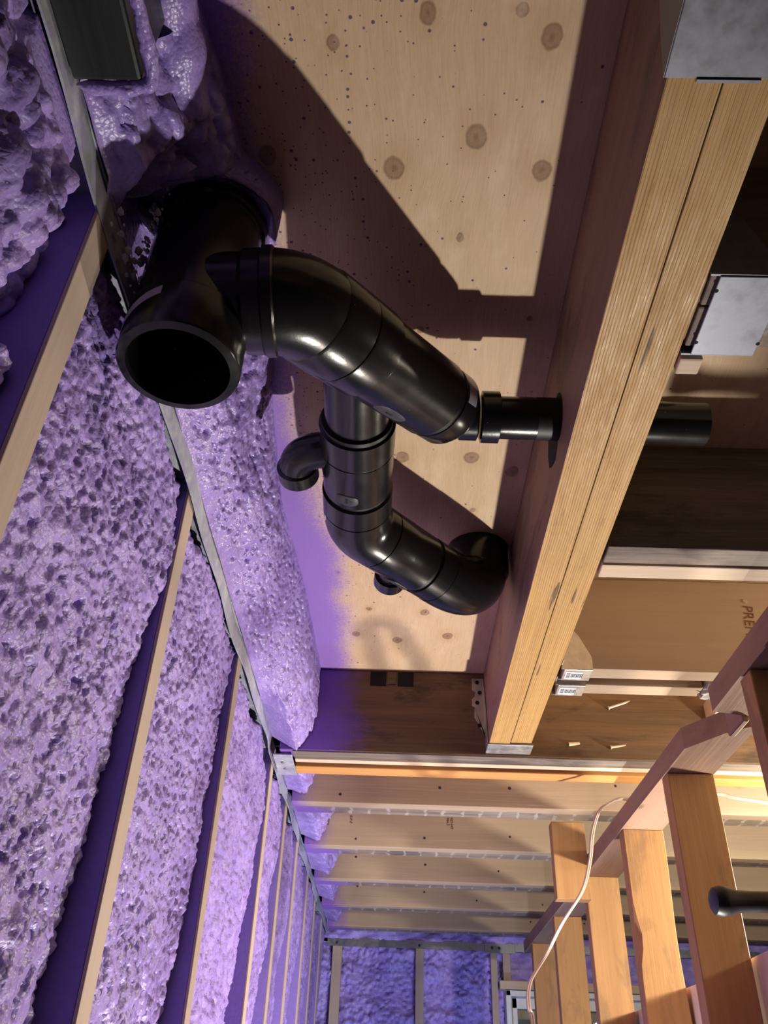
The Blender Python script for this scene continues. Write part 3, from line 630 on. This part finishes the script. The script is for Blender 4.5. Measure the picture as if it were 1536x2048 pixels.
# wye: main barrel E1 -> W1
Lw = (W1-E1).length
bm = bmn(); lathe(bm, E1, dw, [(.074, .045), (.077, .0540), (.079, .0545), (.118, .0540), (.121, .0512), (Lw-.068, .0505), (Lw-.040, .0505), (Lw-.039, .044)], 64)
wye = part('wye', bm)
BA = Vector((-.056, .640, .738)); BE = Vector((-.0675, 1.050, .744)); dB = (BE-BA).normalized()
def sB(y): return (y-BA.y)/dB.y
bm = bmn(); lathe(bm, BA, dB, [(.0, .040), (sB(.74), .0420), (sB(.822), .0425)], 56); part('branch', bm, par=wye)
def pad(fit, c, ax_u, nrm, r, lu, lv):
    """raised oval cast mark following a barrel of radius r"""
    ax_u = Vector(ax_u).normalized(); nrm = Vector(nrm); nrm = (nrm-ax_u*nrm.dot(ax_u)).normalized(); sd = ax_u.cross(nrm); bm = bmn(); ring = []
    N = 28
    def P(a, k, hh):
        uu = lu*k*math.copysign(abs(math.cos(a))**.7, math.cos(a)); vv = lv*k*math.copysign(abs(math.sin(a))**.7, math.sin(a)); th = vv/r
        return Vector(c)+ax_u*uu+(nrm*math.cos(th)+sd*math.sin(th))*(r+hh)
    rings(bm, [[P(2*math.pi*i/N, k, h) for i in range(N)] for k, h in ((1, -.002), (1, .0012), (.93, .0018), (.5, .0018))], (False, True))
    p = part('cast_mark', bm, 'abs_mark', fit, 'matte oval cast mark')
    bm = bmn(); a = Vector(c)+nrm*(r+.0016); box(bm, -.5, .5, -.5, .5, -.5, .5)
    mw = Matrix(((ax_u.x*.010, sd.x*.003, nrm.x*.001, a.x), (ax_u.y*.010, sd.y*.003, nrm.y*.001, a.y), (ax_u.z*.010, sd.z*.003, nrm.z*.001, a.z), (0, 0, 0, 1)))
    bmesh.ops.transform(bm, matrix=mw, verts=list(bm.verts)); part('slot', bm, 'ring', fit); return p
pad(wye, E1+dw*(Lw*.62), dw, (-.10, .45, -.80), .0492, .026, .0115)
# hub of the reducing elbow at W1, street elbow into 2 inch
bm = bmn(); lathe(bm, E1, dw, [(Lw-.0385, .0475), (Lw-.030, .0475)], 56); part('groove_shade_ring', bm, 'ring', wye)
bm = bmn(); lathe(bm, E1, dw, [(Lw-.032, .044), (Lw-.030, .0490), (Lw-.004, .0490), (Lw+.004, .0440), (Lw+.007, .038)], 56)
P2 = Vector((.385, .803, .739)); d2 = Vector((1, .012, -.004)).normalized(); C2 = P2-d2*.300
bend(bm, W1-dw*.008, W1+dw*.016, C2, .031); lathe(bm, C2-d2*.004, d2, [(-.012, .027), (-.010, .0310), (.012, .0310), (.014, .027)], 48)
red = part('reducing_elbow', bm)
bm = bmn(); lathe(bm, C2, d2, [(.012, .028), (.014, .0335), (.036, .0335), (.0375, .028)], 48); part('hub', bm, par=red)
bm = bmn(); lathe(bm, P2, -d2, [(.02, .0225), (0, .0235), (.0006, .0275), (.27, .0275)], 48); pp = part('pipe', bm)
bm = bmn(); lathe(bm, P2, -d2, [(.188, .0278), (.216, .0278)], 48); part('primer_band', bm, 'ring', pp, 'matt black glue band by the beam')
# run B along the beam: coupling, fitting with side vent, elbow
bm = bmn(); lathe(bm, BA, dB, [(sB(.812), .044), (sB(.814), .0505), (sB(.858), .0505), (sB(.859), .048)], 64); cp = part('coupling', bm)
bm = bmn(); lathe(bm, BA, dB, [(sB(.805), .0470), (sB(.8145), .0470)], 64); part('groove_shade_ring', bm, 'ring', cp)
bm = bmn(); lathe(bm, BA, dB, [(sB(.8585), .0488), (sB(.8615), .0488)], 64); part('groove_shade_ring', bm, 'ring', cp)
bm = bmn(); lathe(bm, BA, dB, [(sB(.861), .047), (sB(.862), .0498), (sB(.905), .0498), (sB(.925), .0485), (sB(.945), .0485), (sB(.946), .046)], 64); vt = part('vent_tee', bm)
pad(vt, BA+dB*sB(.925), dB, (-.25, 0, -.95), .0485, .011, .016)
a0 = Vector((-.10, .872, .742)); bm = bmn(); bend(bm, a0+Vector((.02, 0, 0)), (-.152, .868, .741), (-.147, .915, .738), .0250, seg=40); lathe(bm, (-.1475, .905, .7385), (.05, 1, 0), [(-.002, .0235), (0, .0285), (.022, .0285), (.0225, .0215), (-.01, .0210)], 48)
part('vent_stub', bm)
bm = bmn(); lathe(bm, BA, dB, [(sB(.944), .0465), (sB(.954), .0465)], 64); e2r = bm
C3 = Vector((.139, 1.268, .742)); dC = (C3-BE).normalized()
bm2 = bmn(); lathe(bm2, BA, dB, [(sB(.952), .045), (sB(.954), .0508), (sB(.996), .0508), (sB(.997), .048)], 64); cp2 = part('coupling', bm2)
part('groove_shade_ring', e2r, 'ring', cp2)
bm = bmn(); lathe(bm, BA, dB, [(sB(.9965), .0490), (sB(1.0), .0490)], 64); part('groove_shade_ring', bm, 'ring', cp2)
bm = bmn(); bend(bm, BA+dB*sB(1.015), BE+dB*.004, BE+dC*.034, .0505, n=7); lathe(bm, BA, dB, [(sB(.999), .0505), (sB(1.017), .0505)], 56); lathe(bm, BE, dC, [(.032, .0505), (.046, .0505)], 56); e2 = part('elbow', bm)
bm = bmn(); lathe(bm, BE, dC, [(.044, .0488), (.048, .0488)], 64); part('groove_shade_ring', bm, 'ring', e2)
Lc = (C3-BE).length
bm = bmn(); lathe(bm, BE, dC, [(.0475, .047), (.049, .0502), (.088, .0502), (.090, .0495), (.140, .0495), (.141, .046)], 64); tw = part('wye', bm)
pad(tw, BE+dC*.118, dC, (-.05, .55, -.72), .0495, .020, .010)
bm = bmn(); s0 = BE+dC*.086; lathe(bm, s0, (-.10, 1, .0), [(.02, .022), (.078, .0220), (.079, .0268), (.103, .0268), (.1035, .020), (.08, .019)], 44); part('side_stub', bm, par=tw)
bm = bmn(); lathe(bm, BE, dC, [(.139, .0465), (.150, .0465)], 64); part('groove_shade_ring', bm, 'ring', tw)
bm = bmn(); lathe(bm, BE, dC, [(.149, .046), (.150, .0498), (.186, .0498), (.187, .048)], 64)
bend(bm, BE+dC*.184, C3+Vector((0, 0, -.004)), C3+Vector((0, 0, .075)), .0505, n=18)
cl = part('closet_bend', bm)
bm = bmn(); lathe(bm, C3+Vector((0, 0, .048)), (0, 0, 1), [(0, .050), (.006, .0530), (.050, .0540), (.0595, .0545)], 64); part('flange_collar', bm, par=cl)
bm = bmn(); lathe(bm, BE, dC, [(.1865, .0505), (.1885, .0505)], 64); part('seam_ring', bm, 'ring', cl)

def patch(par, o, d, s0, s1, nrm, a0, a1, r, mat, label):
    d = Vector(d).normalized(); nrm = Vector(nrm); nrm = (nrm-d*nrm.dot(d)).normalized(); sd = d.cross(nrm); rs = []
    for k in range(9):
        a = math.radians(a0+(a1-a0)*k/8); n = nrm*math.cos(a)+sd*math.sin(a)
        rs.append([Vector(o)+d*s0+n*(r-.001), Vector(o)+d*s0+n*(r+.0004), Vector(o)+d*s1+n*(r+.0004), Vector(o)+d*s1+n*(r-.001)])
    bm = bmn(); rings(bm, rs); return part('sticker', bm, mat, par, label)
patch(e2, BA, dB, sB(1.003), sB(1.016), (-1, 0, -.25), -8, 10, .0505, 'white_label', 'small white sticker on the elbow')
patch(red, E1, dw, Lw-.027, Lw-.010, (.8, -.6, -.25), -14, 14, .0490, 'grey_label', 'pale sticker on the hub')
# ------------------------------------------------------------------ dark block with foam lip, crumbs by the tee
obj('wood_block', box(bmn(), -.272, -.216, .12, .338, .668, ZT-.001, bev=.003), M['dark_plate'], label='wet black board end showing through the foam at the top left corner', cat='block')
ys = np.linspace(.10, .372, 110); 
def lip(name, path, r, seed, label, mat='foam_smooth', lump=.25):
    P = spline(path, 16); bm = bmn(); n = len(P)
    rs = [r*(1+lump*.4*math.sin(i*.42+seed))*min(1, .15+(n-1-i)/10, .15+i/6) for i in range(n)]
    sweep(bm, P, rs, 36); bm.normal_update()
    for v in bm.verts:
        a = np.array([v.co.x*1.1+v.co.z*.5]); b = np.array([v.co.y]); v.co += v.normal*r*lump*1.6*(float(blobs(a, b, r*1.3, seed)[0])-.4)
    return obj(name, bm, M[mat], label=label, cat='insulation', group='spray foam above the track')
lip('foam_lip', [(-.212, .10, .674), (-.209, .20, .674), (-.207, .29, .673), (-.208, .335, .672), (-.222, .344, .671), (-.250, .345, .672), (-.272, .345, .675)], .0055, 4, 'pale purple foam lip framing the wet black board at top left')
lip('foam_lip', [(-.222, .08, .800), (-.218, .18, .797), (-.217, .27, .794), (-.216, .34, .792), (-.219, .40, .79), (-.226, .45, .785)], .024, 9, 'fat purple foam bead right of the wet black board at top left', lump=.16)
crumbs = thing('plaster_rubble', (-.27, .54, .66), 'pale crumbled plaster beside the open tee on the grey track', 'rubble')
for k in range(96):
    s = .0010+.0032*rng.rand()**2
    if k < 60: a = math.radians(118+85*rng.rand()); rr = .0625+.006*rng.rand(); p = Vector((max(-.276, T_TEE[0]+rr*math.cos(a)), T_TEE[1]-rr*math.sin(a)*1.0, .70+.14*rng.rand()))
    else: p = Vector((-.2745+.004*rng.rand(), .46+.17*rng.rand(), .660+.03*rng.rand()))
    b = bmesh.new(); bmesh.ops.create_icosphere(b, subdivisions=1, radius=s)
    for v in b.verts: v.co = p+Vector((v.co.x*(.7+.6*rng.rand()), v.co.y*1.4, v.co.z*(.7+.6*rng.rand())))
    bm = bmn(); merge(bm, b); obj('crumb', bm, M['plaster'] if k % 3 else M['stone'], crumbs)

# ------------------------------------------------------------------ partition stud wall at right
PX0, PX1, PZ0, PZ1 = .500, .589, .545, .583
sy = [1.105, 1.540, 1.905, 2.337, 2.850, 3.330]
ls = ['nearest partition stud at the right edge, dark front', 'wide dark brown partition stud, second from the near end', 'bright wavy edged partition stud just beyond the dark brown one',
      'orange partition stud under the plate, fourth from the near end', 'orange partition stud with black stain, fifth from the near end', 'farthest partition stud under the plate end, left of the others']
for i, y in enumerate(sy):
    bm = bmn(); z1 = PZ0-.001; zz = np.linspace(FLOOR, z1, 70); rs = []
    for z in zz:
        wv = (.006*math.sin(z*21+1)+.004*math.sin(z*43)) if i == 2 else .001*math.sin(z*9+i)
        x0 = PX0+.003; x1 = PX1-.001+(.003*math.sin(z*15) if i == 2 else 0)
        rs.append([Vector((x0+max(0, wv)*.0, y+.038, z)), Vector((x0, y+.001+(.0 if i != 2 else max(0, wv)), z)), Vector((x0+.0015+max(0, wv), y, z)), Vector((x1-.0015, y, z)), Vector((x1, y+.0015, z)), Vector((x1, y+.038, z))])
    rings(bm, rs)
    for f in bm.faces: f.smooth = False
    obj('partition_stud', bm, M['stud_orange'], label=ls[i], cat='stud', group='partition studs')
obj('top_plate', prism(bmn(), [(PX0, .55), (PX1, .55), (PX1, 1.285), (PX0+.03, 1.268), (PX0, 1.262)], 2, PZ0+.002, PZ1+.004), M['plate_wood'], label='near piece of the partition top plate ending in a break, right edge', cat='plate', group='partition top plates')
bm = prism(bmn(), [(PX0, 1.42), (PX0+.052, 1.335), (PX1, 1.305), (PX1, 3.53), (PX0, 3.53)], 2, PZ0, PZ1)
obj('top_plate', bm, M['plate_wood'], label='long far piece of the partition top plate with a slanted cut near end', cat='plate', group='partition top plates')
obj('splice_block', box(bmn(), PX0+.050, PX0+.062, 1.275, 1.345, PZ0-.006, PZ1, bev=.003), M['plate_wood'], label='splintered wood scrap wedged at the break of the top plate', cat='block')
obj('short_post', box(bmn(), .407, .4925, 2.240, 2.278, .468, ZJ-.001, bev=.0015), M['stud_orange'], label='short wood post hanging from the joist against the top plate, shadow band across it', cat='post')
obj('drywall_sheet', box(bmn(), .597, .610, .9, 3.4, FLOOR+.002, .245, bev=.002), M['drywall'], label='pinkish wall board behind the partition studs, bottom right', cat='board')
# cable
cp_ = [(.93, 2.01, .628), (.877, 2.0, .642), (.802, 2.0, .652), (.759, 2.0, .660), (.66, 1.97, .640), (.57, 1.90, .605), (.499, 1.86, .597), (.472, 1.86, .588), (.447, 1.86, .571), (.432, 1.865, .54), (.424, 1.87, .51), (.418, 1.88, .471), (.400, 1.90, .415), (.361, 1.95, .36), (.333, 2.0, .31),
       (.297, 2.0, .262), (.287, 2.0, .235), (.287, 2.0, .205), (.293, 2.0, .178), (.29, 1.95, .03), (.275, 1.83, -.10), (.262, 1.757, -.10), (.258, 1.724, -.10), (.267, 1.709, -.10), (.283, 1.718, -.10), (.296, 1.757, -.10), (.313, 1.805, -.11), (.335, 1.88, -.20), (.34, 1.95, -.6), (.34, 2.0, -1.1), (.33, 2.0, -1.495)]
t = thing('lamp_cord', (.40, 1.95, .3), 'clear twin lamp cord draped over the top plate and hanging down', 'cord')
P = spline(cp_, 10)
for s in (-1, 1): obj('strand', sweep(bmn(), [p+Vector((.0021*s, 0, .0011*s)) for p in P], .0026, 10), M['cord'], t)
# black rubber handle end at the right edge
bm = bmn(); H0 = Vector((.421, 1.19, .252)); dH = Vector((1, .02, .02)).normalized()
lathe(bm, H0, dH, [(-.004, .004), (-.003, .012), (.0, .0165), (.008, .0188), (.016, .0180), (.030, .0140), (.05, .0130), (.12, .0135), (.45, .0135)], 40)
obj('tool_handle', bm, M['rubber'], label='black rubber tool handle with flared end poking in at the right edge', cat='handle')
